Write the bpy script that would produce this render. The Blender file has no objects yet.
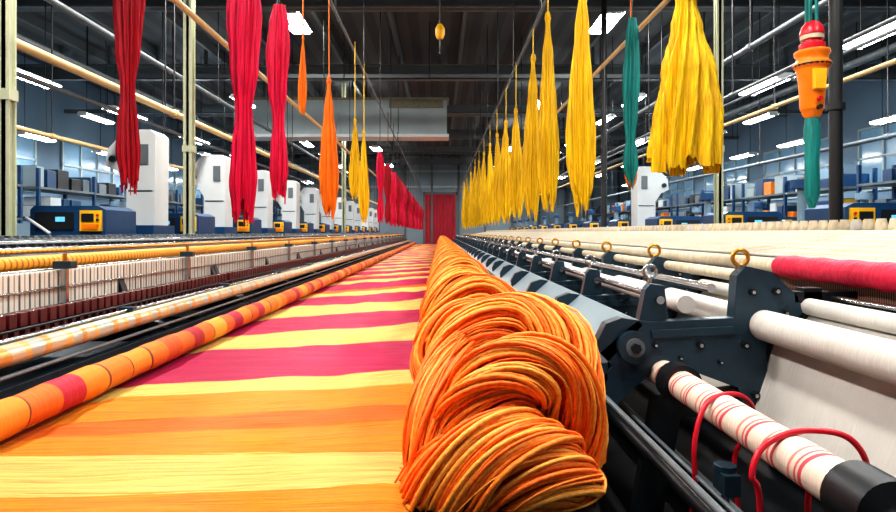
import bpy, bmesh, math, random
from mathutils import Vector, Matrix, noise
random.seed(7)
H=1.75
F=597.0
sc=bpy.context.scene
sc.view_settings.view_transform='Standard'
try: sc.view_settings.look='Medium High Contrast'
except Exception: pass
def srgb(r,g,b):
    def c(v):
        v/=255.0
        return v/12.92 if v<=.04045 else ((v+.055)/1.055)**2.4
    return (c(r),c(g),c(b),1)
# ---------------------------------------------------------------- materials
def newmat(name):
    m=bpy.data.materials.new(name); m.use_nodes=True
    nt=m.node_tree; b=nt.nodes['Principled BSDF']
    return m,nt,b
def mat(name,col,rough=.5,metal=0,var=.15,scale=(8,8,8),bump=0,bscale=None,emit=0,spec=.5,coat=0):
    m,nt,b=newmat(name)
    tc=nt.nodes.new('ShaderNodeTexCoord'); mp=nt.nodes.new('ShaderNodeMapping')
    mp.inputs['Scale'].default_value=scale
    nt.links.new(tc.outputs['Object'],mp.inputs[0])
    nz=nt.nodes.new('ShaderNodeTexNoise'); nz.inputs['Scale'].default_value=1; nz.inputs['Detail'].default_value=5
    nt.links.new(mp.outputs[0],nz.inputs['Vector'])
    rp=nt.nodes.new('ShaderNodeValToRGB')
    rp.color_ramp.elements[0].position=.3; rp.color_ramp.elements[1].position=.7
    rp.color_ramp.elements[0].color=tuple(c*(1-var) for c in col[:3])+(1,)
    rp.color_ramp.elements[1].color=tuple(min(1,c*(1+var)) for c in col[:3])+(1,)
    nt.links.new(nz.outputs[0],rp.inputs[0]); nt.links.new(rp.outputs[0],b.inputs['Base Color'])
    b.inputs['Roughness'].default_value=rough; b.inputs['Metallic'].default_value=metal
    b.inputs['Specular IOR Level'].default_value=spec
    b.inputs['Coat Weight'].default_value=coat
    if emit:
        b.inputs['Emission Color'].default_value=col; b.inputs['Emission Strength'].default_value=emit
    if bump:
        n2=nt.nodes.new('ShaderNodeTexNoise'); n2.inputs['Scale'].default_value=1; n2.inputs['Detail'].default_value=3
        mp2=nt.nodes.new('ShaderNodeMapping'); mp2.inputs['Scale'].default_value=bscale or scale
        nt.links.new(tc.outputs['Object'],mp2.inputs[0]); nt.links.new(mp2.outputs[0],n2.inputs['Vector'])
        bp=nt.nodes.new('ShaderNodeBump'); bp.inputs['Strength'].default_value=bump; bp.inputs['Distance'].default_value=.01
        nt.links.new(n2.outputs[0],bp.inputs['Height']); nt.links.new(bp.outputs[0],b.inputs['Normal'])
    return m
def stripemat(name,axis,scale,stops,rough=.7,noise_amt=0.0,bump=.0,vec=None,metal=0,slant=0):
    """repeating bands along an object axis, constant ramp"""
    m,nt,b=newmat(name)
    N=nt.nodes; L=nt.links
    tc=N.new('ShaderNodeTexCoord'); sp=N.new('ShaderNodeSeparateXYZ'); L.new(tc.outputs['Object'],sp.inputs[0])
    nz=N.new('ShaderNodeTexNoise'); nz.inputs['Scale'].default_value=3; L.new(tc.outputs['Object'],nz.inputs['Vector'])
    a=N.new('ShaderNodeMath'); a.operation='MULTIPLY_ADD'; a.inputs[1].default_value=noise_amt
    L.new(nz.outputs[0],a.inputs[0]); L.new(sp.outputs[axis],a.inputs[2])
    last=a
    if slant:
        s=N.new('ShaderNodeMath'); s.operation='MULTIPLY_ADD'; s.inputs[1].default_value=slant
        L.new(sp.outputs['Z'],s.inputs[0]); L.new(a.outputs[0],s.inputs[2]); last=s
    d=N.new('ShaderNodeMath'); d.operation='MULTIPLY'; d.inputs[1].default_value=1/scale; L.new(last.outputs[0],d.inputs[0])
    f=N.new('ShaderNodeMath'); f.operation='FRACT'; L.new(d.outputs[0],f.inputs[0])
    rp=N.new('ShaderNodeValToRGB'); cr=rp.color_ramp; cr.interpolation='CONSTANT'
    while len(cr.elements)<len(stops): cr.elements.new(.5)
    for e,(p,c) in zip(cr.elements,stops): e.position=p; e.color=c
    L.new(f.outputs[0],rp.inputs[0]); L.new(rp.outputs[0],b.inputs['Base Color'])
    b.inputs['Roughness'].default_value=rough; b.inputs['Metallic'].default_value=metal
    if bump:
        n2=N.new('ShaderNodeTexNoise'); n2.inputs['Scale'].default_value=1; n2.inputs['Detail'].default_value=3
        mp2=N.new('ShaderNodeMapping'); mp2.inputs['Scale'].default_value=vec
        L.new(tc.outputs['Object'],mp2.inputs[0]); L.new(mp2.outputs[0],n2.inputs['Vector'])
        bp=N.new('ShaderNodeBump'); bp.inputs['Strength'].default_value=bump; bp.inputs['Distance'].default_value=.01
        L.new(n2.outputs[0],bp.inputs['Height']); L.new(bp.outputs[0],b.inputs['Normal'])
    return m
CREAM=srgb(238,206,112); AMBER=srgb(246,146,10); DEEP=srgb(238,112,6); MAG=srgb(190,8,84); RED=srgb(170,20,50)
M={}
M['steel']=mat('dark_teal_steel',srgb(40,62,76),.32,.35,.12,(6,6,6),.1,(60,60,60))
M['steel2']=mat('black_steel',srgb(24,29,34),.45,.4,.2)
M['cover']=mat('grey_cover_paint',srgb(130,148,158),.35,.1,.06,(3,3,3))
M['chrome']=mat('chrome',srgb(180,185,190),.25,1,.05)
M['silver']=stripemat('iridescent_silver_wrap','Y',.31,[(0,srgb(206,196,168)),(.3,srgb(222,188,120)),(.45,srgb(186,196,186)),(.8,srgb(212,164,98))],.3,.25,.25,(30,4,30),.5)
M['brass']=mat('brass',srgb(205,150,60),.3,.9)
M['gold']=stripemat('golden_yarn','Y',.05,[(0,srgb(226,156,34)),(.7,srgb(172,98,10))],.55,.02,.6,(10,90,10))
M['white']=mat('white_enamel',srgb(208,214,216),.4,0,.05,(2,2,2))
M['cloth_w']=mat('white_cloth',srgb(196,192,186),.8,0,.1,(3,3,3),.4,(10,60,10))
M['reed']=stripemat('heddle_warp','Y',.045,[(0,srgb(216,210,198)),(.78,srgb(140,128,116))],.7,.0)
M['reddark']=mat('dark_red_enamel',srgb(80,18,24),.45,0,.25,(15,15,15))
M['brownwarp']=stripemat('brown_warp_threads','Y',.016,[(0,srgb(150,108,84)),(.5,srgb(50,34,30))],.8,.0)
M['cream']=mat('cream_yarn',srgb(206,192,166),.75,0,.2,(8,50,8),.5,(20,120,20))
M['magroll']=mat('magenta_cloth',srgb(190,8,56),.6,0,.25,(8,4,8),.9,(20,30,20))
M['pinkroll']=stripemat('pink_striped_cloth','Y',.17,[(0,srgb(218,200,184)),(.42,srgb(196,70,82)),(.52,srgb(222,190,174)),(.6,srgb(205,95,95)),(.67,srgb(222,200,184)),(.82,srgb(212,125,112)),(.9,srgb(218,200,184))],.75,.12,.4,(10,60,10),0,.35)
SE=srgb(110,44,6)
M['beam']=stripemat('banded_orange_cloth','Y',3.1,[(0,srgb(216,126,18)),(.07,SE),(.075,srgb(206,112,16)),(.15,SE),(.155,srgb(222,130,20)),(.23,SE),(.235,srgb(214,110,14)),(.3,srgb(198,80,12)),(.37,srgb(208,98,12)),(.44,srgb(170,14,44)),(.5,srgb(218,102,12)),(.555,SE),(.56,srgb(218,152,46)),(.65,srgb(206,88,12)),(.72,srgb(164,12,50)),(.79,srgb(216,128,22)),(.87,SE),(.875,srgb(210,98,12)),(.94,srgb(176,18,48))],.65,.1,.5,(14,50,14))
M['blue']=mat('blue_machine_paint',srgb(22,66,108),.4,.1,.1)
M['orange']=mat('orange_paint',srgb(244,128,12),.35)
M['yellow']=mat('yellow_paint',srgb(248,184,24),.4)
M['dark']=mat('dark_plastic',srgb(22,24,27),.5)
M['post']=mat('pale_green_paint',srgb(186,192,164),.5,0,.06)
M['creampipe']=mat('cream_pipe_paint',srgb(214,184,130),.45,0,.08)
M['greypipe']=mat('grey_pipe_paint',srgb(105,114,120),.45,.3)
M['beamst']=mat('roof_steel_paint',srgb(92,100,104),.6,.1,.1,(1,1,1))
M['duct']=mat('pale_duct_metal',srgb(158,176,182),.5,.1,.1,(1.2,1.2,1.2))
M['vent']=mat('vent_louvre',srgb(120,120,100),.5)
M['redcable']=mat('red_cable',srgb(200,18,42),.35)
M['greyblue']=mat('grey_blue_enamel',srgb(110,134,150),.45,0,.08,(2,2,2))
def yarncloth(name,col):
    m=mat(name,col,.55,0,.42,(75,75,2.5),.9,(110,110,3)); b=m.node_tree.nodes['Principled BSDF']; b.inputs['Specular IOR Level'].default_value=.35; return m
M['ycloth']=yarncloth('yellow_yarn_cloth',srgb(250,184,6))
M['mcloth']=yarncloth('magenta_yarn_cloth',srgb(200,4,62))
M['rcloth']=yarncloth('crimson_yarn_cloth',srgb(160,6,30))
M['ocloth']=yarncloth('orange_yarn_cloth',srgb(246,116,8))
M['teal']=yarncloth('teal_yarn_cloth',srgb(14,122,118))
M['tube']=mat('lamp_tube',(1,1,.98,1),.5,0,0,emit=30)
M['screen']=mat('screen_glow',srgb(90,170,210),.3,0,.3,(20,20,20),emit=1.0)
# ---------------------------------------------------------------- builder
class B:
    def __init__(s): s.v=[];s.f=[];s.m=[];s.s=[];s.mats=[]
    def mi(s,k):
        if k not in s.mats: s.mats.append(k)
        return s.mats.index(k)
    def add(s,vs,fs,k,smooth=False):
        o=len(s.v); s.v+= [tuple(v) for v in vs]; i=s.mi(k)
        for f in fs: s.f.append(tuple(o+j for j in f)); s.m.append(i); s.s.append(smooth)
    def box(s,x0,x1,y0,y1,z0,z1,k):
        v=[(x,y,z) for x in(x0,x1) for y in(y0,y1) for z in(z0,z1)]
        s.add(v,[(0,1,3,2),(4,6,7,5),(0,4,5,1),(2,3,7,6),(0,2,6,4),(1,5,7,3)],k)
    def lathe(s,p0,p1,prof,k,seg=16,caps=True):
        p0=Vector(p0);p1=Vector(p1);d=p1-p0;q=d.normalized()
        a=q.orthogonal().normalized();b=q.cross(a)
        vs=[];n=len(prof)
        for t,r in prof:
            c=p0+d*t
            for j in range(seg):
                an=2*math.pi*j/seg; vs.append(c+a*math.cos(an)*r+b*math.sin(an)*r)
        fs=[(i*seg+j,i*seg+(j+1)%seg,(i+1)*seg+(j+1)%seg,(i+1)*seg+j) for i in range(n-1) for j in range(seg)]
        s.add(vs,fs,k,True)
        if caps:
            s.add([vs[j] for j in range(seg)],[tuple(range(seg))[::-1]],k)
            s.add([vs[(n-1)*seg+j] for j in range(seg)],[tuple(range(seg))],k)
    def cyl(s,p0,p1,r,k,seg=16): s.lathe(p0,p1,[(0,r),(1,r)],k,seg)
    def prism(s,pts,a0,a1,k,axis='y'):
        n=len(pts)
        def P(u,w,a): return (u,a,w) if axis=='y' else ((a,u,w) if axis=='x' else (u,w,a))
        vs=[P(u,w,a0) for u,w in pts]+[P(u,w,a1) for u,w in pts]
        fs=[tuple(range(n)),tuple(range(2*n-1,n-1,-1))]+[(i,i+n,(i+1)%n+n,(i+1)%n) for i in range(n)]
        s.add(vs,fs,k)
    def torus(s,c,R,r,k,axis=Vector((0,1,0)),seg=20,ss=8):
        c=Vector(c);q=Vector(axis).normalized();a=q.orthogonal().normalized();b=q.cross(a);vs=[]
        for i in range(seg):
            t=2*math.pi*i/seg;d=a*math.cos(t)+b*math.sin(t)
            for j in range(ss):
                u=2*math.pi*j/ss; vs.append(c+d*(R+r*math.cos(u))+q*r*math.sin(u))
        s.add(vs,[(i*ss+j,((i+1)%seg)*ss+j,((i+1)%seg)*ss+(j+1)%ss,i*ss+(j+1)%ss) for i in range(seg) for j in range(ss)],k,True)
    def mesh(s,name,recalc=True):
        me=bpy.data.meshes.new(name); me.from_pydata(s.v,[],s.f)
        for k in s.mats: me.materials.append(M[k])
        me.polygons.foreach_set('material_index',s.m); me.polygons.foreach_set('use_smooth',s.s)
        if recalc:
            bm=bmesh.new(); bm.from_mesh(me); bmesh.ops.recalc_face_normals(bm,faces=bm.faces); bm.to_mesh(me); bm.free()
        me.update(); return me
    def obj(s,name,loc=(0,0,0),bevel=0):
        return inst(s.mesh(name),name,loc,bevel)
def inst(me,name,loc=(0,0,0),bevel=0,rz=0):
    o=bpy.data.objects.new(name,me); o.location=loc; o.rotation_euler[2]=rz; sc.collection.objects.link(o)
    if bevel:
        m=o.modifiers.new('bevel','BEVEL'); m.width=bevel; m.segments=2; m.limit_method='ANGLE'; m.angle_limit=.7
    return o
# ---------------------------------------------------------------- room
XL,XR,Y0,Y1,ZC=-14.0,14.5,-4.0,46.0,H+5.9
ZH=ZC-.01
mfloor=mat('concrete_floor',srgb(60,62,66),.45,0,.25,(1.5,1.5,1.5),.1,(30,30,30)); M['floor']=mfloor
mceil=stripemat('corrugated_roof','X',.6,[(0,srgb(74,80,84)),(.5,srgb(58,64,68))],.8); M['ceil']=mceil
M['wall']=mat('blue_grey_wall_paint',srgb(100,126,148),.7,0,.12,(.5,.5,.5))
M['wallb']=mat('back_wall_paint',srgb(126,144,156),.7,0,.1,(.4,.4,.4))
b=B(); b.box(XL,XR,Y0,Y1,-.2,0,'floor'); b.obj('floor')
b=B(); b.box(XL,XR,Y0,Y1,ZC,ZC+.2,'ceil'); b.obj('ceiling')
for nm,x0,x1,ya,yb,k in (('wall_left',XL-.3,XL,Y0,Y1,'wall'),('wall_right',XR,XR+.3,Y0,Y1,'wall'),('wall_back',XL,XR,Y1,Y1+.3,'wallb'),('wall_front',XL,XR,Y0-.3,Y0,'wall')):
    b=B(); b.box(x0,x1,ya,yb,0,ZC,k); b.obj(nm)
M['glass']=mat('window_glass',srgb(100,135,160),.15,0,.4,(.6,.6,.6),emit=.3)  # dim emission added to the panes in place of daylight
M['door']=mat('red_door_curtain',srgb(165,12,44),.6,0,.2,(6,1,1))
wn=1
for side,x,sx in (('l',XL,1),('r',XR,-1)):
    for i in range(7):
        y=4+i*6
        b=B(); xa,xb=sorted((x+sx*.004,x+sx*.03)); b.box(xa,xb,y,y+4.6,3.2,5.2,'glass')
        xa,xb=sorted((x+sx*.004,x+sx*.09))
        for j in range(5): b.box(xa,xb,y+j*1.13,y+j*1.13+.08,3.15,5.25,'duct')
        for z in (3.12,4.2,5.2): b.box(xa,xb,y,y+4.6,z,z+.08,'duct')
        b.obj('window_%d'%wn); wn+=1
b=B(); b.box(-1.15,1.2,Y1-.08,Y1-.005,0,H+2.9,'door')
for x in (-1.3,1.2): b.box(x,x+.15,Y1-.14,Y1-.005,0,H+3.05,'beamst')
b.box(-1.3,1.35,Y1-.14,Y1-.005,H+2.9,H+3.08,'beamst')
for i in range(9): b.cyl((-1.0+i*.25,Y1-.1,0.02),(-1.0+i*.25,Y1-.1,H+2.85),.05,'door',8)
b.obj('door_1')
b=B()
for z in (H+3.4,H+4.6): b.box(XL,XR,Y1-.2,Y1-.005,z,z+.15,'duct')
for i in range(14): b.box(XL+1+i*2.05,XL+1.15+i*2.05,Y1-.2,Y1-.005,0,ZH,'beamst')
b.obj('trim_1')
# roof structure
for i,y in enumerate((7,13,19,25,31,37,43)):
    b=B(); z=H+4.85
    b.box(XL,XR,y-.15,y+.15,z,z+.05,'beamst'); b.box(XL,XR,y-.15,y+.15,z+.4,z+.45,'beamst'); b.box(XL,XR,y-.03,y+.03,z,z+.45,'beamst')
    n=19
    for j in range(n):
        x=XL+.4+j*(XR-XL-.8)/(n-1); b.box(x-.04,x+.04,y-.05,y+.05,z+.45,ZH,'beamst')
    b.obj('roof_beam')
b=B()
for j in range(15):
    x=XL+1+j*1.95; b.box(x-.05,x+.05,Y0+.01,Y1-.01,H+5.6,ZH,'beamst')
b.obj('roof_purlins')
# transverse cable trays
for y,dz in ((16.9,4.3),(22.2,4.4),(28.9,4.5),(34.2,4.6)):
    b=B(); b.box(XL+.1,XR-.1,y-.12,y+.12,H+dz,H+dz+.03,'greypipe')
    for yy in (y-.12,y+.1): b.box(XL+.1,XR-.1,yy,yy+.02,H+dz,H+dz+.14,'beamst')
    for k in range(3): b.cyl((XL+.1,y-.06+k*.06,H+dz+.06),(XR-.1,y-.06+k*.06,H+dz+.06),.02,('dark','greypipe','creampipe')[k],6)
    for j in range(12): x=XL+1.7+j*2.4; b.cyl((x,y-.13,H+dz),(x,y-.13,ZH),.015,'dark',6)
    b.obj('cable_tray')
# duct
b=B(); b.box(-6.87,.23,20,20.8,H+3.25,H+4.45,'duct')
for i in range(7): b.box(-6.9+i*1.15,-6.84+i*1.15,19.97,20.83,H+3.2,H+4.5,'duct')
b.box(-6.95,.3,19.95,20.85,H+3.18,H+3.28,'white'); b.box(-6.95,.3,19.95,20.85,H+4.42,H+4.5,'vent')
b.box(-1.7,.1,19.93,20,H+4.15,H+4.4,'vent')
for x in (-6,-3,0): b.box(x-.03,x+.03,20.4,20.5,H+4.45,ZH,'beamst')
b.obj('air_duct')
# overhead pipes
def pipe(x,dz,r,k,y0=1.0,y1=45.5,name='overhead_pipe',hang=4.0,flange=True):
    b=B(); b.cyl((x,y0,H+dz),(x,y1,H+dz),r,k,12)
    y=y0+1
    while y<y1:
        b.cyl((x,y,H+dz),(x,y,ZH),.012,'dark',6)
        if flange: b.cyl((x,y-.05,H+dz),(x,y+.05,H+dz),r*1.35,k,12)
        y+=hang
    b.obj(name)
pipe(-4.45,1.98,.055,'creampipe'); pipe(-4.6,1.72,.03,'greypipe'); pipe(-2.72,2.38,.035,'creampipe'); pipe(-5.2,3.1,.05,'greypipe')
pipe(2.45,2.5,.03,'creampipe'); pipe(4.9,2.3,.03,'greypipe'); pipe(5.6,2.1,.035,'creampipe'); pipe(5.2,3.1,.05,'greypipe'); pipe(6.2,2.75,.03,'greypipe')
pipe(-1.4,2.95,.02,'greypipe',hang=3,flange=False,name='hanging_rail'); pipe(1.35,2.95,.02,'greypipe',hang=3,flange=False,name='hanging_rail')
pipe(-6.5,1.6,.04,'creampipe'); pipe(7.5,1.6,.04,'greypipe'); pipe(-7.4,3.4,.08,'greypipe'); pipe(8.6,3.5,.08,'greypipe')
# columns
def column(x,y,w,k,name):
    b=B(); b.box(x-w/2,x+w/2,y-w/2,y-w/2+.015,0,ZH,k); b.box(x-w/2,x+w/2,y+w/2-.015,y+w/2,0,ZH,k); b.box(x-.02,x+.02,y-w/2,y+w/2,0,ZH,k)
    b.box(x-w*.8,x+w*.8,y-w*.8,y+w*.8,0,.03,k); b.box(x-w*.6,x+w*.6,y-w*.6,y+w*.6,H+1.2,H+1.3,k); b.obj(name)
column(-3.78,9.0,.13,'post','steel_column'); column(-3.95,5.45,.1,'post','steel_column')
column(-3.8,23.6,.15,'post','steel_column'); column(4.2,9.0,.1,'post','steel_column')
for x,y,r in ((3.46,12.6,.06),(3.58,5.4,.055)):
    b=B(); b.cyl((x,y,0),(x,y,ZH),r,'dark',14); b.cyl((x,y,0),(x,y,.03),r*1.6,'dark',14)
    b.cyl((x,y,H+1.1),(x,y,H+1.16),r*1.4,'dark',14); b.obj('black_pole')
# ---------------------------------------------------------------- lamps
b=B(); 
b.prism([(-.14,0),(.14,0),(.09,.07),(-.09,.07)],-.75,.75,'white')
for x in (-.06,.06): b.cyl((x,-.7,-.02),(x,.7,-.02),.024,'tube',10)
for x in (-.14,.14): b.cyl((x,-.7,.0),(x,.7,.0),.018,'tube',8)
for y in (-.72,.72): b.box(-.13,.13,y-.02,y+.02,-.05,0,'white')
lampme=b.mesh('fluorescent_light')
def lamp(x,y,dz,power=0,sx=1,up=0):
    o=inst(lampme,'fluorescent_light',(x,y,H+dz)); o.scale=(sx,1,1)
    rb=B()
    for yy in (-.5,.5): rb.cyl((0,yy,.06),(0,yy,ZH-H-dz),.008,'dark',5)
    r=rb.obj('suspension_rods'); r.parent=o
    for pw,zz,rx in ((power,-.1,0),(up,.12,math.pi)):  # second entry is an added uplight that brightens the ceiling
        if pw:
            l=bpy.data.lights.new('tube_or_fill_light','AREA'); l.shape='RECTANGLE'; l.size=.3 if rx==0 else .2; l.size_y=1.5; l.energy=pw; l.color=(1,.95,.88) if abs(x)<5 else (.85,.94,1)
            lo=bpy.data.objects.new('tube_or_fill_light',l); sc.collection.objects.link(lo); lo.parent=o; lo.location=(0,0,zz); lo.rotation_euler[0]=rx
for x in (-3.45,3.95):
    for y in (0.5,5,9.6,14.2,23.4,32.3,40.4):
        pw={.5:150,5:200,9.6:240}.get(y,300)  # nearest lamps hang out of view, added to light the foreground
        if x<0 and y<8: pw*=1.35
        lamp(x,y,4.5 if not 8<y<30 else 4.99 if y!=9.6 else 4.5,pw,1.6,up={14.2:10,23.4:14,32.3:28}.get(y,0))
lamp(.2,2.2,4.2,200,1.6)  # extra unseen fixture, added overhead to brighten the foreground
for y in (8.0,11.6,15.2,19.5,24,29.5,36): lamp(-8.0,y,3.0,150 if y in (11.6,19.5,29.5) else 0,1.3,up=30 if y==19.5 else 0)
for y in (14,18.9,23,28,34): lamp(-12.8,y,3.0,150 if y in(18.9,28) else 0,1.3)
for y in (9.0,12.3,15.7,20,26,33): lamp(6.7,y,3.02,150 if y in (9,15.7,26) else 0,1.3,up=30 if y==20 else 0)
for y in (12.5,15.7,20.2,23.6,28,33,38): lamp(12.0,y,3.0,170 if y in (15.7,23.6,33) else 0,1.3)
for y in (17.9,21,26.5,30.4,35.6,39.5): lamp(-5.9,y,3.9); lamp(5.9,y+.3,4.0); lamp(9.6,y,3.4); lamp(-10.3,y,3.4)
w=bpy.data.worlds.new('w'); sc.world=w; w.use_nodes=True
w.node_tree.nodes['Background'].inputs[0].default_value=(.5,.6,.7,1); w.node_tree.nodes['Background'].inputs[1].default_value=.25
# ---------------------------------------------------------------- fabric table + striped fabric
ZT=H-.925
b=B(); b.box(-2.0,.52,1.1,45,ZT-.06,ZT,'steel2')
b.box(-2.0,-1.96,1.1,45,ZT-.16,ZT-.06,'steel'); b.box(.48,.52,1.1,45,ZT-.16,ZT-.06,'steel')
y=1.3
while y<45:
    for x in (-1.9,.42): b.box(x-.04,x+.04,y-.04,y+.04,0,ZT-.06,'steel')
    b.box(-1.9,.42,y-.03,y+.03,.3,.36,'steel'); y+=2.9
b.obj('fabric_table')
def fabric():
    nx=130; ys=[];y=1.12
    while y<44.9: ys.append(y); y+=max(.012,.008*y)
    vs=[];uv=[]
    xs=[-1.96+1.86*i/(nx-1) for i in range(nx)]
    for y in ys:
        for x in xs:
            z=H-.904+.02*noise.noise(Vector((x*.9,y*2.6,0)))+.012*noise.noise(Vector((x*1.4+.4*y,y*9,3)))+.006*noise.noise(Vector((x*2.0,y*26,9)))
            e=max(0,(x+.2)/.1)
            xx=x+.012*noise.noise(Vector((0,y*2,7)))
            if e>0: z-= .02*min(e,1)**2
            if x<-1.75: z-=.016*min(1,(-1.75-x)/.1)
            vs.append((xx,y,max(z,ZT+.003)))
            sh=.11*min(max(y-1.6,0),9)*(x+1.0)
            uv.append((x,y-sh+.03*noise.noise(Vector((x*2,y*3,5)))))
    fs=[(j*nx+i,j*nx+i+1,(j+1)*nx+i+1,(j+1)*nx+i) for j in range(len(ys)-1) for i in range(nx-1)]
    me=bpy.data.meshes.new('striped_fabric'); me.from_pydata(vs,[],fs)
    ul=me.uv_layers.new(name='UVMap')
    for l in me.loops: ul.data[l.index].uv=uv[l.vertex_index]
    me.polygons.foreach_set('use_smooth',[True]*len(fs))
    m,nt,bs=newmat('striped_fabric'); N=nt.nodes;L=nt.links
    u=N.new('ShaderNodeUVMap'); u.uv_map='UVMap'; sp=N.new('ShaderNodeSeparateXYZ'); L.new(u.outputs[0],sp.inputs[0])
    mp=N.new('ShaderNodeMapping'); mp.inputs['Scale'].default_value=(2.2,60,1); L.new(u.outputs[0],mp.inputs[0])
    nz=N.new('ShaderNodeTexNoise'); nz.inputs['Scale'].default_value=1; nz.inputs['Detail'].default_value=4; L.new(mp.outputs[0],nz.inputs['Vector'])
    s=N.new('ShaderNodeMath'); s.operation='MULTIPLY_ADD'; s.inputs[1].default_value=.09; L.new(nz.outputs[0],s.inputs[0]); L.new(sp.outputs['Y'],s.inputs[2])
    def ramp(stops,src):
        rp=N.new('ShaderNodeValToRGB'); cr=rp.color_ramp; cr.interpolation='CONSTANT'
        while len(cr.elements)<len(stops): cr.elements.new(.5)
        for e,(p,c) in zip(cr.elements,stops): e.position=p; e.color=c
        L.new(src.outputs[0],rp.inputs[0]); return rp
    d1=N.new('ShaderNodeMath'); d1.operation='MULTIPLY'; d1.inputs[1].default_value=.1; L.new(s.outputs[0],d1.inputs[0])
    near=[(0,AMBER),(.209,CREAM),(.246,AMBER),(.275,DEEP),(.30,AMBER),(.34,CREAM),(.374,MAG),(.477,CREAM),(.56,MAG),(.665,CREAM),(.76,MAG),(.865,CREAM),(.93,DEEP),(.97,MAG)]
    r1=ramp(near,d1)
    d2=N.new('ShaderNodeMath'); d2.operation='MULTIPLY'; d2.inputs[1].default_value=1/3.2; L.new(s.outputs[0],d2.inputs[0])
    f2=N.new('ShaderNodeMath'); f2.operation='FRACT'; L.new(d2.outputs[0],f2.inputs[0])
    r2=ramp([(0,CREAM),(.125,MAG),(.45,CREAM),(.65,MAG),(.85,DEEP),(.95,CREAM)],f2)
    gt=N.new('ShaderNodeMath'); gt.operation='GREATER_THAN'; gt.inputs[1].default_value=10; L.new(s.outputs[0],gt.inputs[0])
    mx=N.new('ShaderNodeMix'); mx.data_type='RGBA'; L.new(gt.outputs[0],mx.inputs[0]); L.new(r1.outputs[0],mx.inputs[6]); L.new(r2.outputs[0],mx.inputs[7])
    # thread tint
    mp3=N.new('ShaderNodeMapping'); mp3.inputs['Scale'].default_value=(1.6,80,1); L.new(u.outputs[0],mp3.inputs[0])
    n3=N.new('ShaderNodeTexNoise'); n3.inputs['Scale'].default_value=1; n3.inputs['Detail'].default_value=6; n3.inputs['Roughness'].default_value=.75; L.new(mp3.outputs[0],n3.inputs['Vector'])
    mr=N.new('ShaderNodeValToRGB'); e=mr.color_ramp.elements; e[0].position=.34; e[0].color=(.62,.42,.3,1); e[1].position=.56; e[1].color=(1.0,1.0,1.0,1); L.new(n3.outputs[0],mr.inputs[0])
    ml=N.new('ShaderNodeMix'); ml.data_type='RGBA'; ml.blend_type='MULTIPLY'; ml.inputs[0].default_value=1; L.new(mx.outputs[2],ml.inputs[6]); L.new(mr.outputs[0],ml.inputs[7])
    L.new(ml.outputs[2],bs.inputs['Base Color']); bs.inputs['Roughness'].default_value=.55
    bs.inputs['Specular IOR Level'].default_value=.35
    bp=N.new('ShaderNodeBump'); bp.inputs['Strength'].default_value=1; bp.inputs['Distance'].default_value=.018
    L.new(n3.outputs[0],bp.inputs['Height']); L.new(bp.outputs[0],bs.inputs['Normal'])
    me.materials.append(m); return inst(me,'striped_fabric')
fabric()
b=B()
prof=[];n=400
for i in range(n+1):
    t=i/n; prof.append((t,.083+.003*math.sin(i*2.1)+.003*math.sin(i*.77)))
b.lathe((-1.89,1.15,H-.808),(-1.89,44.8,H-.808),prof,'beam',24)
b.cyl((-1.89,1.05,H-.808),(-1.89,1.15,H-.808),.03,'chrome')
b.obj('cloth_roll')
# ---------------------------------------------------------------- yarn skeins
def yarnmat(name,col):
    m,nt,bs=newmat(name);N=nt.nodes;L=nt.links
    tc=N.new('ShaderNodeTexCoord'); nz=N.new('ShaderNodeTexNoise'); nz.inputs['Scale'].default_value=60; nz.inputs['Detail'].default_value=4
    L.new(tc.outputs['Object'],nz.inputs['Vector'])
    rp=N.new('ShaderNodeValToRGB'); rp.color_ramp.elements[0].position=.3; rp.color_ramp.elements[1].position=.7
    rp.color_ramp.elements[0].color=tuple(c*.8 for c in col[:3])+(1,); rp.color_ramp.elements[1].color=tuple(min(1,c*1.2) for c in col[:3])+(1,)
    L.new(nz.outputs[0],rp.inputs[0]); L.new(rp.outputs[0],bs.inputs['Base Color']); bs.inputs['Roughness'].default_value=.55
    bs.inputs['Specular IOR Level'].default_value=.45
    bp=N.new('ShaderNodeBump'); bp.inputs['Strength'].default_value=.8; bp.inputs['Distance'].default_value=.004
    L.new(nz.outputs[0],bp.inputs['Height']); L.new(bp.outputs[0],bs.inputs['Normal']); return m
YM=[yarnmat('orange_yarn',srgb(255,132,34)),yarnmat('light_orange_yarn',srgb(255,166,66)),yarnmat('deep_orange_yarn',srgb(255,110,18)),yarnmat('yarn_core',srgb(226,84,10))]
def catmull(P,m):
    P=[Vector(p) for p in P]; Q=[2*P[0]-P[1]]+P+[2*P[-1]-P[-2]]; out=[];n=len(P)-1
    for i in range(m):
        t=i/(m-1)*n; k=min(int(t),n-1); u=t-k
        a,b_,c,d=Q[k],Q[k+1],Q[k+2],Q[k+3]
        out.append(.5*((2*b_)+(c-a)*u+(2*a-5*b_+4*c-d)*u*u+(3*b_-a-3*c+d)*u**3))
    return out
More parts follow.
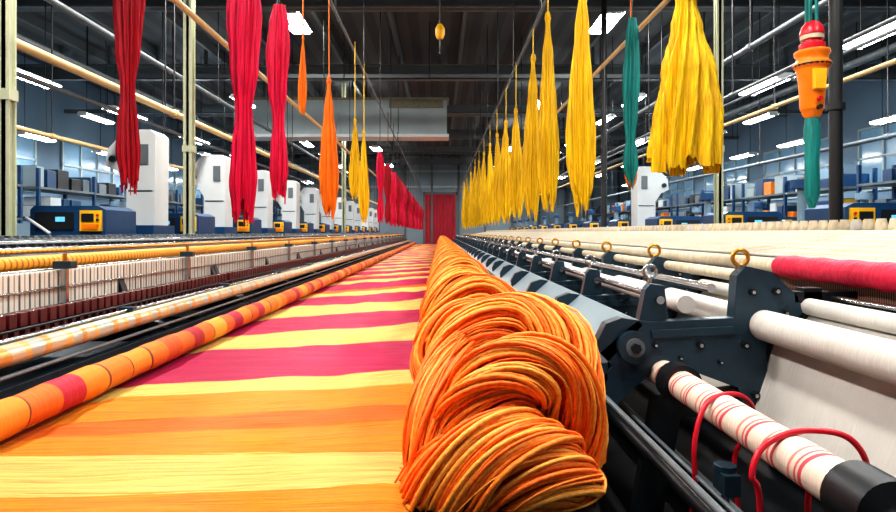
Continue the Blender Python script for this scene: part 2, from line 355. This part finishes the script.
def bundle(cd,P,R,n,twist,rs,rng,m=36,endf=.55,minz=None,loose=1.0):
    C=catmull(P,m); T=[(C[min(i+1,m-1)]-C[max(i-1,0)]).normalized() for i in range(m)]
    nrm=T[0].orthogonal().normalized(); Fr=[]
    for i in range(m):
        nrm=(nrm-T[i]*nrm.dot(T[i])).normalized(); Fr.append((nrm,T[i].cross(nrm)))
    def Rt(t): return R*(endf+(1-endf)*math.sin(math.pi*min(max(t,0),1))**.6)
    def spl(pts,rad,mi):
        s=cd.splines.new('POLY'); s.points.add(len(pts)-1)
        for p,q,r in zip(s.points,pts,rad):
            z=q[2]
            if minz is not None: z=max(z,minz+r*rs)
            p.co=(q[0],q[1],z,1); p.radius=r
        s.material_index=mi; s.use_smooth=True
    a_,z_=4,m-4
    spl(C[a_:z_],[.8*Rt(i/(m-1))*min(1,(i-a_+1)/6,(z_-i)/6)/rs for i in range(a_,z_)],3)
    ng=9
    grp=[(rng.uniform(-.5,.5),rng.uniform(0,6.28),rng.uniform(1.5,4)) for _ in range(ng)]
    for k in range(int(n*1.15)):
        stray=k>=n
        a0=2*math.pi*k/n+rng.uniform(-.12,.12); lay=rng.choice((.9,.94,.97,1.0,1.03,1.06,1.1)); w1=rng.uniform(0,6.28);w2=rng.uniform(.05,.3)*loose
        if stray: a0=rng.uniform(0,6.28); lay=rng.uniform(1.08,1.17); w2*=2.2
        g=grp[int(k/n*ng)%ng]; tw=twist+rng.uniform(-.5,.5)*loose*(2 if stray else 1)
        pts=[]
        f=rng.uniform(2,6)
        for i in range(m):
            t=i/(m-1); a=a0+tw*t+w2*math.sin(t*f+w1)+.25*math.sin(g[2]*t+g[1]); r=Rt(t)*lay*(1+.035*math.sin(t*9+w1))
            r*=1+.13*math.cos(5*a0)+.05*math.sin(g[1]+t*5)
            u,v=Fr[i]; pts.append(C[i]+u*math.cos(a)*r+v*math.sin(a)*r)
        q=rng.choice((.4,.55)) if stray else rng.choice((.75,.95,1.1,1.3)); spl(pts,[q]*m,rng.choice((0,0,1,1,2)))
def skein_data(name,seed,bs,rs=.0085,n=1.0,loose=1):
    rng=random.Random(seed); cd=bpy.data.curves.new(name,'CURVE'); cd.dimensions='3D'; cd.bevel_depth=rs; cd.bevel_resolution=1; cd.use_fill_caps=True
    for m_ in YM: cd.materials.append(m_)
    for P,R,cnt,tw in bs: bundle(cd,P,R,int(cnt*n),tw,rs,rng,minz=ZT+.004,loose=loose)
    return cd
def W(px,py,Y): return ((px-440)*Y/F,Y,H+(232-py)*Y/F)
# front skein: a fat twisted hank folded over itself
front=[([W(455,520,2.5),W(447,430,2.45),W(468,360,2.55),W(515,332,2.65),W(556,352,2.6),W(570,425,2.5),W(555,500,2.45)],.15,120,5.4),
       ([W(425,540,2.2),W(427,460,2.2),W(436,400,2.3),W(462,352,2.5),W(500,325,2.8)],.085,72,2.4),
       ([W(415,530,2.25),W(442,492,2.08),W(492,464,2.02),W(540,466,2.05),W(565,500,2.2),W(560,540,2.4)],.14,130,-5.0),
       ([W(445,500,2.3),W(464,425,2.2),W(502,375,2.2),W(552,376,2.28),W(578,430,2.35),W(572,500,2.4)],.11,100,6.0)]
cd=skein_data('yarn_skein',1,front,.0072)
o=bpy.data.objects.new('yarn_skein',cd); sc.collection.objects.link(o)
vars_=[]
for s in range(4):
    r=random.Random(20+s); j=lambda a:r.uniform(-a,a)
    z0=H-.78; sg=r.choice((1,-1))
    bs=[([(-.02+j(.03),.1,z0-.05),(.02,.0+j(.05),z0+.22),(.18+j(.05),.1,z0+.35+j(.05)),(.38,.15+j(.08),z0+.2),(.40,.25,z0-.05)],.13,84,4*sg),
        ([(.0,-.25,z0-.03),(.0+j(.03),-.18,z0+.15),(.15,-.2+j(.05),z0+.25+j(.06)),(.3,-.15,z0+.1),(.33,-.1,z0-.05)],.12,78,-3.6*sg),
        ([(-.03,-.3,z0-.05),(.02,-.1,z0+.1),(.08,.15,z0+.22),(.18,.42,z0+.3+j(.03))],.09,60,3)]
    vars_.append(skein_data('yarn_skein',40+s,bs,.0082,1))
y=3.2;i=0
while y<44:
    o=bpy.data.objects.new('yarn_skein',vars_[i%4]); sc.collection.objects.link(o); o.location=(.0,y,0); i+=1; y+=.62 if y<12 else .7
# ---------------------------------------------------------------- left loom
ML=3.9
def left_loom():
    b=B(); L=ML-.02
    Z=lambda d:H+d
    fr=[(-3.6,0),(-3.45,0),(-3.4,.9),(-2.4,.9),(-2.3,0),(-2.12,0),(-2.08,Z(-.8)),(-2.2,Z(-.7)),(-2.4,Z(-.64)),(-2.53,Z(-.28)),(-2.85,Z(-.22)),(-3.55,Z(-.2))]
    for y in (0.0,L/2,L-.08): b.prism(fr,y,y+.08,'steel2')
    b.cyl((-2.62,0,Z(-.2)),(-2.62,L,Z(-.2)),.048,'gold',16)
    b.cyl((-2.54,0,Z(-.245)),(-2.54,L,Z(-.245)),.012,'chrome',8)
    b.box(-2.53,-2.5,0,L,Z(-.475),Z(-.25),'reed')
    for i in range(int(L/.09)):   # individual heddle wires
        y=.03+i*.09; b.box(-2.5,-2.494,y,y+.012,Z(-.47),Z(-.26),'greypipe')
    b.cyl((-2.485,0,Z(-.36)),(-2.485,L,Z(-.36)),.008,'chrome',8)
    b.cyl((-2.47,0,Z(-.475)),(-2.47,L,Z(-.475)),.014,'chrome',8)
    b.box(-2.42,-2.36,0,L,Z(-.6),Z(-.47),'reddark')
    n=int(L/.085)
    for i in range(n):
        y=.02+i*.085
        b.box(-2.37,-2.33,y,y+.06,Z(-.53),Z(-.45),'reddark'); b.box(-2.35,-2.31,y+.01,y+.05,Z(-.6),Z(-.545),'reddark')
    b.cyl((-2.31,0,Z(-.537)),(-2.31,L,Z(-.537)),.008,'dark',8)
    b.cyl((-2.12,0,Z(-.605)),(-2.12,L,Z(-.605)),.055,'silver',20)
    b.cyl((-2.2,0,Z(-.555)),(-2.2,L,Z(-.555)),.014,'chrome',8)
    b.cyl((-2.07,0,Z(-.695)),(-2.07,L,Z(-.695)),.012,'greypipe',8)
    b.box(-2.16,-2.1,0,L,Z(-.82),Z(-.76),'steel')
    b.prism([(-2.68,Z(-.2)),(-2.68,Z(-.16)),(-3.55,Z(-.09)),(-3.55,Z(-.2))],0,L,'steel2')
    for i,x in enumerate((-2.76,-2.86,-2.95,-3.05,-3.15,-3.25,-3.35,-3.45)):
        z=Z(-.13+.07*(-2.76-x)/.7+.0)
        b.cyl((x,0,z),(x,L,z),.014,('gold','chrome','greypipe','gold','greypipe','chrome','dark','greypipe')[i],6)
    for i in range(40):
        y=.04+i*.096
        b.box(-3.0,-2.9,y,y+.02,Z(-.14),Z(-.085),'dark'); b.box(-3.5,-3.42,y,y+.03,Z(-.1),Z(-.03),'greypipe' if i%3 else 'chrome')
    for y in (1.2,3.1):
        b.box(-2.48,-2.44,y,y+.03,Z(-.5),Z(-.22),'chrome'); b.box(-2.52,-2.4,y-.02,y+.05,Z(-.24),Z(-.19),'steel'); b.cyl((-2.46,y+.015,Z(-.19)),(-2.46,y+.015,Z(-.14)),.015,'brass',8)
        b.box(-2.26,-2.16,y+.3,y+.36,Z(-.68),Z(-.53),'steel')
    b.box(-3.4,-2.3,.1,L-.1,.35,.8,'steel2')
    return b.mesh('loom')
lm=left_loom()
y=-1.2
while y+ML<45.3: inst(lm,'loom',(0,y,0),.003); y+=ML
# ---------------------------------------------------------------- right loom
YA=3.2
def S(px,py): return ((px-440)*YA/F,H+(232-py)*YA/F)
PL=[S(*p) for p in ((598,340),(606,324),(622,318),(650,322),(734,318),(737,276),(746,266),(772,272),(798,296),(803,312),(792,330),(770,336),(766,352),(772,425),(748,424),(738,388),(700,374),(654,370),(622,400),(598,434),(582,432),(594,388),(612,366),(600,354))]
EAR=[S(*p) for p in ((640,324),(647,290),(652,284),(666,286),(670,320))]
def arm(b,y):
    b.prism(PL,y,y+.085,'steel'); b.prism(EAR,y+.02,y+.09,'steel')
    cx,cz=S(632,346); b.cyl((cx,y-.05,cz),(cx,y+.1,cz),.085,'steel',24); b.cyl((cx,y-.062,cz),(cx,y-.05,cz),.05,'greypipe',20); b.cyl((cx,y-.08,cz),(cx,y-.05,cz),.028,'steel2',6)
    for p,r in (((776,291),.022),((752,292),.018),((785,313),.016),((755,395),.02),((700,345),.02),((655,345),.014),((745,345),.02),((680,358),.012),((720,362),.012),((605,405),.016)):
        x,z=S(*p); b.cyl((x,y-.018,z),(x,y,z),r,'steel2',12); b.cyl((x,y-.024,z),(x,y-.016,z),r*.55,'chrome',6)
    x,z=S(744,258); b.torus((x,y+.04,z),.042,.012,'brass'); b.cyl((x,y+.04,z-.07),(x,y+.04,z-.04),.016,'chrome',8)
    x,z=S(653,272); b.torus((x,y+.05,z),.034,.009,'chrome'); b.cyl((x,y+.05,z-.06),(x,y+.05,z-.03),.012,'chrome',8)
    x,z=S(660,300); b.cyl((x,y-.01,z),(x,y+.02,z),.022,'chrome',12)
    b.prism([S(*p) for p in ((650,330),(732,326),(734,334),(652,338))],y-.014,y,'steel')
    b.prism([(1.0,0),(1.16,0),(1.3,H-1.0),(1.78,H-1.0),(1.78,0),(1.95,0),(1.95,H-.6),(1.62,H-.6),(1.62,H-.72),(1.6,H-.84),(1.15,H-.9)],y+.02,y+.08,'steel2')
    b.box(.78,.84,y+.02,y+.08,0,H-.72,'steel2')
    b.box(1.9,3.3,y,y+.08,H-.38,H-.32,'steel2'); b.box(3.2,3.3,y,y+.08,0,H-.1,'steel2'); b.box(1.95,2.05,y,y+.08,0,H-.3,'steel2')
def right_loom(y0,y1,arms,front=False):
    b=B(); Z=lambda d:H+d
    for a in arms: arm(b,a)
    ya=arms[0]
    b.prism([(1.06,Z(-.47)),(1.09,Z(-.5)),(.89,Z(-.71)),(.84,Z(-.70)),(.84,Z(-.66))],ya,y1,'cover')
    b.box(.84,.9,ya,y1,Z(-.8),Z(-.7),'steel')
    ry0=1.72 if front else y0
    b.cyl((1.2,ry0,Z(-.76)),(1.2,y1,Z(-.76)),.072,'pinkroll',28)
    if front:
        b.cyl((1.2,1.58,Z(-.76)),(1.2,1.73,Z(-.76)),.1,'steel2',28); b.cyl((1.2,1.0,Z(-.76)),(1.2,1.58,Z(-.76)),.03,'chrome',16)
        b.cyl((1.2,1.725,Z(-.76)),(1.2,1.75,Z(-.76)),.085,'chrome',28)
        b.cyl((1.2,2.95,Z(-.76)),(1.2,3.05,Z(-.76)),.1,'steel2',28)
    b.cyl((1.74,y0,Z(-.5)),(1.74,y1,Z(-.5)),.082,'cloth_w',28)
    b.cyl((1.98,y0,Z(-.4)),(1.98,y1,Z(-.4)),.045,'cloth_w',20)
    b.cyl((2.12,y0,Z(-.36)),(2.12,y1,Z(-.36)),.02,'chrome',10)
    yb=ya+.1 if front else y0
    b.cyl((1.36,yb,Z(-.40)),(1.36,y1,Z(-.40)),.05,'cloth_w',20)
    b.cyl((1.5,yb,Z(-.31)),(1.5,y1,Z(-.31)),.025,'chrome',12)
    b.cyl((1.22,yb,Z(-.36)),(1.22,y1,Z(-.36)),.02,'chrome',12)
    b.cyl((1.72,yb,Z(-.25)),(1.72,y1,Z(-.25)),.035,'cream',12)
    if front:
        pr=[(i/40,.07+.005*math.sin(i*1.7)) for i in range(41)]
        b.lathe((2.2,y0,Z(-.22)),(2.2,3.85,Z(-.22)),pr,'magroll',24); b.cyl((2.2,3.85,Z(-.22)),(2.2,y1,Z(-.22)),.05,'cream',20)
    else: b.cyl((2.2,y0,Z(-.22)),(2.2,y1,Z(-.22)),.05,'cream',20)
    b.box(2.235,2.24,y0,y1,Z(-.62),Z(-.29),'brownwarp')
    b.prism([(1.83,Z(-.52)),(1.84,Z(-.53)),(1.68,Z(-1.02)),(1.66,Z(-1.02))],y0,y1,'cloth_w')
    b.prism([(1.98,Z(-.45)),(2.0,Z(-.45)),(1.84,Z(-.6)),(1.83,Z(-.59))],y0,y1,'cloth_w')
    for i in range(20):
        x=2.3+i*.047; z=Z(-.16+.0085*i); b.cyl((x,y0,z),(x,y1,z),.012,'cream' if i%3 else 'cloth_w',8)
    b.box(2.25,3.3,y0,y1,Z(-.22),Z(-.2),'steel2')
    y=y0+.06
    while y<y1-.05:
        b.lathe((3.28,y,Z(-.1)),(3.28,y,Z(.1)),[(0,.05),(.1,.062),(.8,.04),(1,.03)],'cream' if random.random()<.8 else 'cloth_w',10); y+=.135
    b.box(3.2,3.36,y0,y1,Z(-.18),Z(-.1),'steel2')
    for x,d,r,k in ((.86,-.86,.014,'greypipe'),(.93,-.98,.03,'steel2'),(1.05,-1.0,.010,'greypipe'),(1.1,-1.15,.03,'steel2'),(1.3,-1.22,.016,'greypipe'),(.8,-1.25,.03,'steel2')):
        b.cyl((x,y0,Z(d)),(x,y1,Z(d)),r,k,10)
    b.box(1.35,1.9,y0+.3,y1-.1,.15,.5,'steel2')
    b.box(2.1,3.2,y0+.05,y1-.05,.3,H-.75,'steel2')
    if front:
        b.prism([(1.1,0),(1.3,0),(1.35,.6),(2.9,.6),(3.1,0),(3.35,0),(3.36,Z(-.1)),(2.0,Z(-.15)),(1.6,Z(-.4)),(1.1,Z(-.66))],.95,1.03,'steel')
        b.box(.78,1.2,.95,1.03,Z(-1.3),Z(-.82),'steel')
        b.box(1.05,1.11,2.2,2.3,Z(-.98),Z(-.9),'steel'); b.cyl((1.08,2.26,Z(-.9)),(1.08,2.26,Z(-.88)),.04,'steel',16); b.cyl((1.08,2.26,Z(-1.3)),(1.08,2.26,Z(-.98)),.015,'chrome',8)
    return b
right_loom(1.0,7.05,(3.2,4.5,5.8),True).obj('loom',bevel=.005)
rm=right_loom(-.05,3.83,(0,1.3,2.6)).mesh('loom')
y=7.1
while y+3.9<45.3: inst(rm,'loom',(0,y,0),.004); y+=3.9
# cables
def cable(P,r,k,name):
    cd=bpy.data.curves.new(name,'CURVE'); cd.dimensions='3D'; cd.bevel_depth=r; cd.bevel_resolution=3; cd.use_fill_caps=True
    C=catmull(P,90); s=cd.splines.new('POLY'); s.points.add(len(C)-1)
    for p,q in zip(s.points,C): p.co=(*q,1)
    s.use_smooth=True; cd.materials.append(M[k]); o=bpy.data.objects.new(name,cd); sc.collection.objects.link(o); return o
cable([(.98,2.5,.01),(1.0,2.5,.3),W(694,500,2.45),W(695,440,2.45),W(708,402,2.5),W(735,394,2.55),W(752,406,2.6),W(752,430,2.65),(1.33,2.7,.7),(1.4,2.7,.2),(1.45,2.7,.01)],.0105,'redcable','red_cable')
cable([(1.1,2.0,.01),(1.08,2.0,.3),W(760,505,2.0),W(752,475,2.0),W(764,446,2.02),W(800,431,2.02),W(845,436,2.0),W(866,462,2.0),W(855,482,2.05),(1.36,2.2,.8),(1.42,2.25,.3),(1.45,2.3,.01)],.0105,'redcable','red_cable')
# ---------------------------------------------------------------- hanging cloths
def hcloth(x,y,zt,zb,w,k,seed=0,style=0,name='hanging_cloth',rail=2.93):
    r=random.Random(seed); b=B(); nt_=56; na=128
    if style==0: prof=[(0,.16),(.03,.30),(.06,.2),(.25,.5),(.5,.8),(.7,1),(.82,.95),(.93,.75),(1,.5)]
    elif style==1: prof=[(0,.28),(.05,.4),(.12,.3),(.25,.45),(.5,.8),(.75,1),(1,1.08)]
    elif style==2: prof=[(0,.5),(.1,.8),(.25,1),(.45,.8),(.6,.5),(.64,.48),(.75,.66),(.88,.78),(1,.6)]
    else: prof=[(0,.5),(.1,.8),(.4,1),(.6,.8),(.75,.55),(.82,.8),(.9,.9),(1,.3)]
    def R(t):
        for (a,ra),(c,rc) in zip(prof,prof[1:]):
            if t<=c:
                u=(t-a)/(c-a); u=u*u*(3-2*u); return ra+(rc-ra)*u
        return prof[-1][1]
    ph=r.uniform(0,6.28); k1=r.choice((9,10,11)); vs=[]; L_=zt-zb; off=r.uniform(-.2,.2); swirl=r.uniform(-.7,.7)
    for i in range(nt_):
        t=i/(nt_-1)
        for j in range(na):
            a=2*math.pi*j/na; rr=w/2*R(t); aa=a+swirl*t
            pl=.84+.2*math.sin(k1*aa+ph+.6*math.sin(3*t+ph))+.14*math.sin((2*k1+1)*aa+2*ph+t*1.2)+.1*math.sin(3*aa+ph+2*t)+.05*math.sin(31*aa+t*3)
            px=x+rr*math.cos(a)*pl+off*w*.5*math.sin(t*2.8); py=y+rr*.62*math.sin(a)*pl
            hem=(.03*math.sin(3*a+ph)+.02*math.sin(7*a)+.016*math.sin(17*a)+.01*math.sin(41*a))*L_*t**6
            vs.append((px,py,H+zt-L_*t+hem))
    fs=[(i*na+j,i*na+(j+1)%na,(i+1)*na+(j+1)%na,(i+1)*na+j) for i in range(nt_-1) for j in range(na)]
    b.add(vs,fs,k,True)
    b.cyl((x,y,H+zt-.02),(x,y,H+max(rail,zt+.05)),.008,'dark' if style else k,6)
    b.torus((x,y,H+zt-L_*.035),w*.11,.008,k,Vector((0,0,1)),12,6)
    b.obj(name)
def PX(px,Y): return (px-440)*Y/F
for px,Y,pt,pb,wp,st in ((686,3.9,-20,166,54,1),(583,5.45,-25,203,24,0),(548,7.3,12,203,18,0),(533,8.6,54,212,15,0),(516,10.3,108,214,12,0),(506,12.2,120,219,11,0),(497,14.2,133,221,9,0),(490,16.4,143,222,8,0),(484,18.8,152,223,7,0),(479,21.3,160,224,6.5,0),(475,24,166,225,6,0),(471,27,172,226,5.5,0),(467,30.5,178,227,5,0),(464,34,182,227,5,0)):
    hcloth(PX(px,Y),Y,(232-pt)*Y/F,(232-pb)*Y/F,wp*Y/F*1.12,'ycloth',px,st)
hcloth(PX(632,6.6),6.6,(232-18)*6.6/F,(232-182)*6.6/F,15*6.6/F,'teal',3,3)
hcloth(PX(632,6.9)+.0,6.95,(232-132)*6.9/F,(232-186)*6.9/F,12*6.9/F,'ocloth',4,0)
for px,Y,pt,pb,wp,st,k in ((131,4.7,-60,182,27,2,'rcloth'),(244,4.0,-50,212,32,2,'mcloth'),(279,4.9,5,193,21,2,'mcloth'),(303,6.1,36,112,8,0,'ocloth'),(329,7.0,77,212,17,0,'ocloth'),(355,9.2,118,196,10,0,'ycloth'),(364,10.4,130,220,10,0,'ycloth'),(380,12.4,152,220,8,2,'mcloth'),(388,14.6,164,222,8,2,'rcloth')):
    hcloth(PX(px,Y),Y,(232-pt)*Y/F,(232-pb)*Y/F,wp*Y/F,k,px,st)
Y=16
i=0
while Y<42:
    hcloth(-1.25,Y,1.6,.22,.24,('mcloth','rcloth','mcloth')[i%3],i+50,2); Y+=1.55; i+=1
# teal cord hoist with orange pendant control
def hoist():
    Y=4.2; b=B(); x=PX(812,Y); z=lambda py:H+(232-py)*Y/F
    for i in range(5):
        a=i*1.257; b.cyl((x+.035*math.cos(a),Y+.035*math.sin(a),z(30)),(x+.015*math.cos(a),Y+.015*math.sin(a),H+3.4),.012,'teal',8)
    b.lathe((x,Y,z(52)),(x,Y,z(22)),[(0,.075),(.25,.085),(.3,.06),(.5,.06),(.55,.08),(.8,.07),(1,.04)],'redcable',16)
    b.lathe((x,Y,z(40)),(x,Y,z(34)),[(0,.075),(1,.075)],'cream',16)
    b.lathe((x,Y,z(118)),(x,Y,z(50)),[(0,.045),(.05,.06),(.1,.065),(.12,.075),(.5,.085),(.72,.1),(.75,.118),(.8,.118),(.83,.1),(.9,.1),(.93,.112),(.98,.112),(1,.08)],'orange',20)
    b.prism([(x-.05,z(72)),(x+.04,z(72)),(x+.035,z(92)),(x-.04,z(92))],Y-.105,Y-.06,'yellow')
    for i in range(2): b.cyl((x+.0,Y-.1,z(101+i*8)),(x,Y-.06,z(101+i*8)),.016,('redcable','dark')[i],12)
    b.torus((x,Y,z(66)),.108,.012,'steel2',Vector((0,0,1)),24,8)
    b.lathe((x,Y,z(208)),(x,Y,z(116)),[(0,.02),(.15,.05),(.5,.045),(.85,.055),(1,.04)],'teal',14)
    b.cyl((x,Y,H+3.35),(x,Y,ZH),.01,'dark',6)
    b.obj('hoist_pendant',bevel=.006)
hoist()
b=B(); b.cyl((0,9.9,H+2.95),(0,9.9,ZH),.012,'dark',6); b.lathe((0,9.9,H+3.45),(0,9.9,H+3.2),[(0,.03),(.3,.08),(.7,.08),(1,.05)],'yellow',12); b.obj('pendant_sensor')
# ---------------------------------------------------------------- side machines
def side_machine(tower='white',shell='blue'):
    b=B()
    z1=H+.33
    b.box(-.95,0,0,.75,.12,z1-.32,shell); b.prism([(-.95,z1-.32),(0,z1-.32),(0,z1-.05),(-.1,z1),(-.9,z1),(-.95,z1-.05)],0,.75,shell)
    b.box(-.9,-.05,.03,.72,0,.12,'dark')
    b.box(-.3,-.04,-.05,0,z1-.32,z1-.06,'yellow'); b.box(-.27,-.12,-.065,-.05,z1-.2,z1-.1,'dark'); b.box(-.27,-.07,-.06,-.05,z1-.3,z1-.23,'orange')
    for i in range(3): b.cyl((-.07,-.07,z1-.12-.06*i),(-.07,-.05,z1-.12-.06*i),.015,('redcable','dark','orange')[i],10)
    b.box(-.88,-.4,-.02,0,z1-.3,z1-.08,'dark'); b.box(-.62,-.5,-.025,-.02,z1-.2,z1-.14,'screen'); b.box(-.85,-.4,-.02,0,.4,1.2,'dark')
    b.cyl((-.93,-.1,z1-.15),(-.6,-.15,z1-.35),.02,'white',8)
    if tower:
        b.prism([(-.45,0),(-.05,0),(-.02,H+1.45),(-.1,H+1.52),(-.46,H+1.52),(-.74,H+1.22),(-.76,H+.98),(-.58,H+.9),(-.45,H+.7)],1.35,1.8,tower)
        b.box(-.26,-.12,1.33,1.35,H+1.0,H+1.3,'greypipe'); b.cyl((-.64,1.3,H+1.08),(-.64,1.35,H+1.08),.05,'steel',14); b.box(-.42,-.06,1.34,1.36,H+.6,H+.62,'steel')
        b.box(-.62,.0,1.25,1.95,0,H+.1,shell)
    else:
        b.box(-.8,-.1,1.2,1.9,0,H+.15,'greyblue'); b.box(-.7,-.2,1.18,1.2,H-.2,H+.08,'dark'); b.cyl((-.45,1.55,H+.15),(-.45,1.55,H+.75),.06,'greyblue',12); b.cyl((-.45,1.55,H+.6),(-.45,1.55,H+.72),.14,shell,16)
    return b.mesh('knitting_machine')
sm=side_machine(); sm2=side_machine(None); sm3=side_machine(None,'greyblue')
def put(me,x,y,mir=1):
    o=inst(me,'knitting_machine',(x,y,0),.008); o.scale=(mir,1,1)
for i in range(12):
    put(sm,-4.2,7.5+2.9*i)
    put(sm if i==2 else sm2,4.55,6.7+2.9*i,-1)
for i in range(9):
    put(sm3 if i%2 else sm2,-7.2,9+3.6*i); put(sm2 if i%2 else sm3,7.4,9.5+3.6*i,-1)
# storage racks with bobbin boxes along the walls
def rack(seed):
    r=random.Random(seed); b=B(); L=5.2
    for y in (0,L/2-.04,L-.08):
        for x in (0,.9): b.box(x,x+.08,y,y+.08,0,H+1.7,'blue')
        for k in range(4): b.box(.08,.9,y+.02,y+.06,.5+k*.8,.56+k*.8,'blue')
    for k in range(4):
        z=.35+k*.85; b.box(0,.98,0,L,z,z+.06,'greypipe')
        y=.12
        while y<L-.6:
            w_=r.uniform(.25,.5); h=r.uniform(.25,.6); c=r.choice(('blue','white','greyblue','orange','dark','greypipe','duct','yellow','blue'))
            b.box(.1,.85,y,y+w_,z+.06,z+.06+h,c); b.box(.12,.83,y+.02,y+w_-.02,z+.06+h,z+.08+h,'greypipe'); y+=w_+r.uniform(.05,.25)
    return b.mesh('storage_rack')
rk=[rack(1),rack(2),rack(3)]
for i in range(6):
    inst(rk[i%3],'storage_rack',(10.6,10+5.8*i,0)); inst(rk[(i+1)%3],'storage_rack',(-11.6,10+5.8*i,0))
# ---------------------------------------------------------------- camera
cam=bpy.data.cameras.new('camera'); co=bpy.data.objects.new('camera',cam); sc.collection.objects.link(co)
co.location=(0,0,H); co.rotation_euler=(math.pi/2,0,0)
cam.sensor_width=36; cam.lens=F/896*36; cam.shift_x=8/896; cam.shift_y=-24/896; cam.clip_start=.05; cam.clip_end=200
sc.camera=co
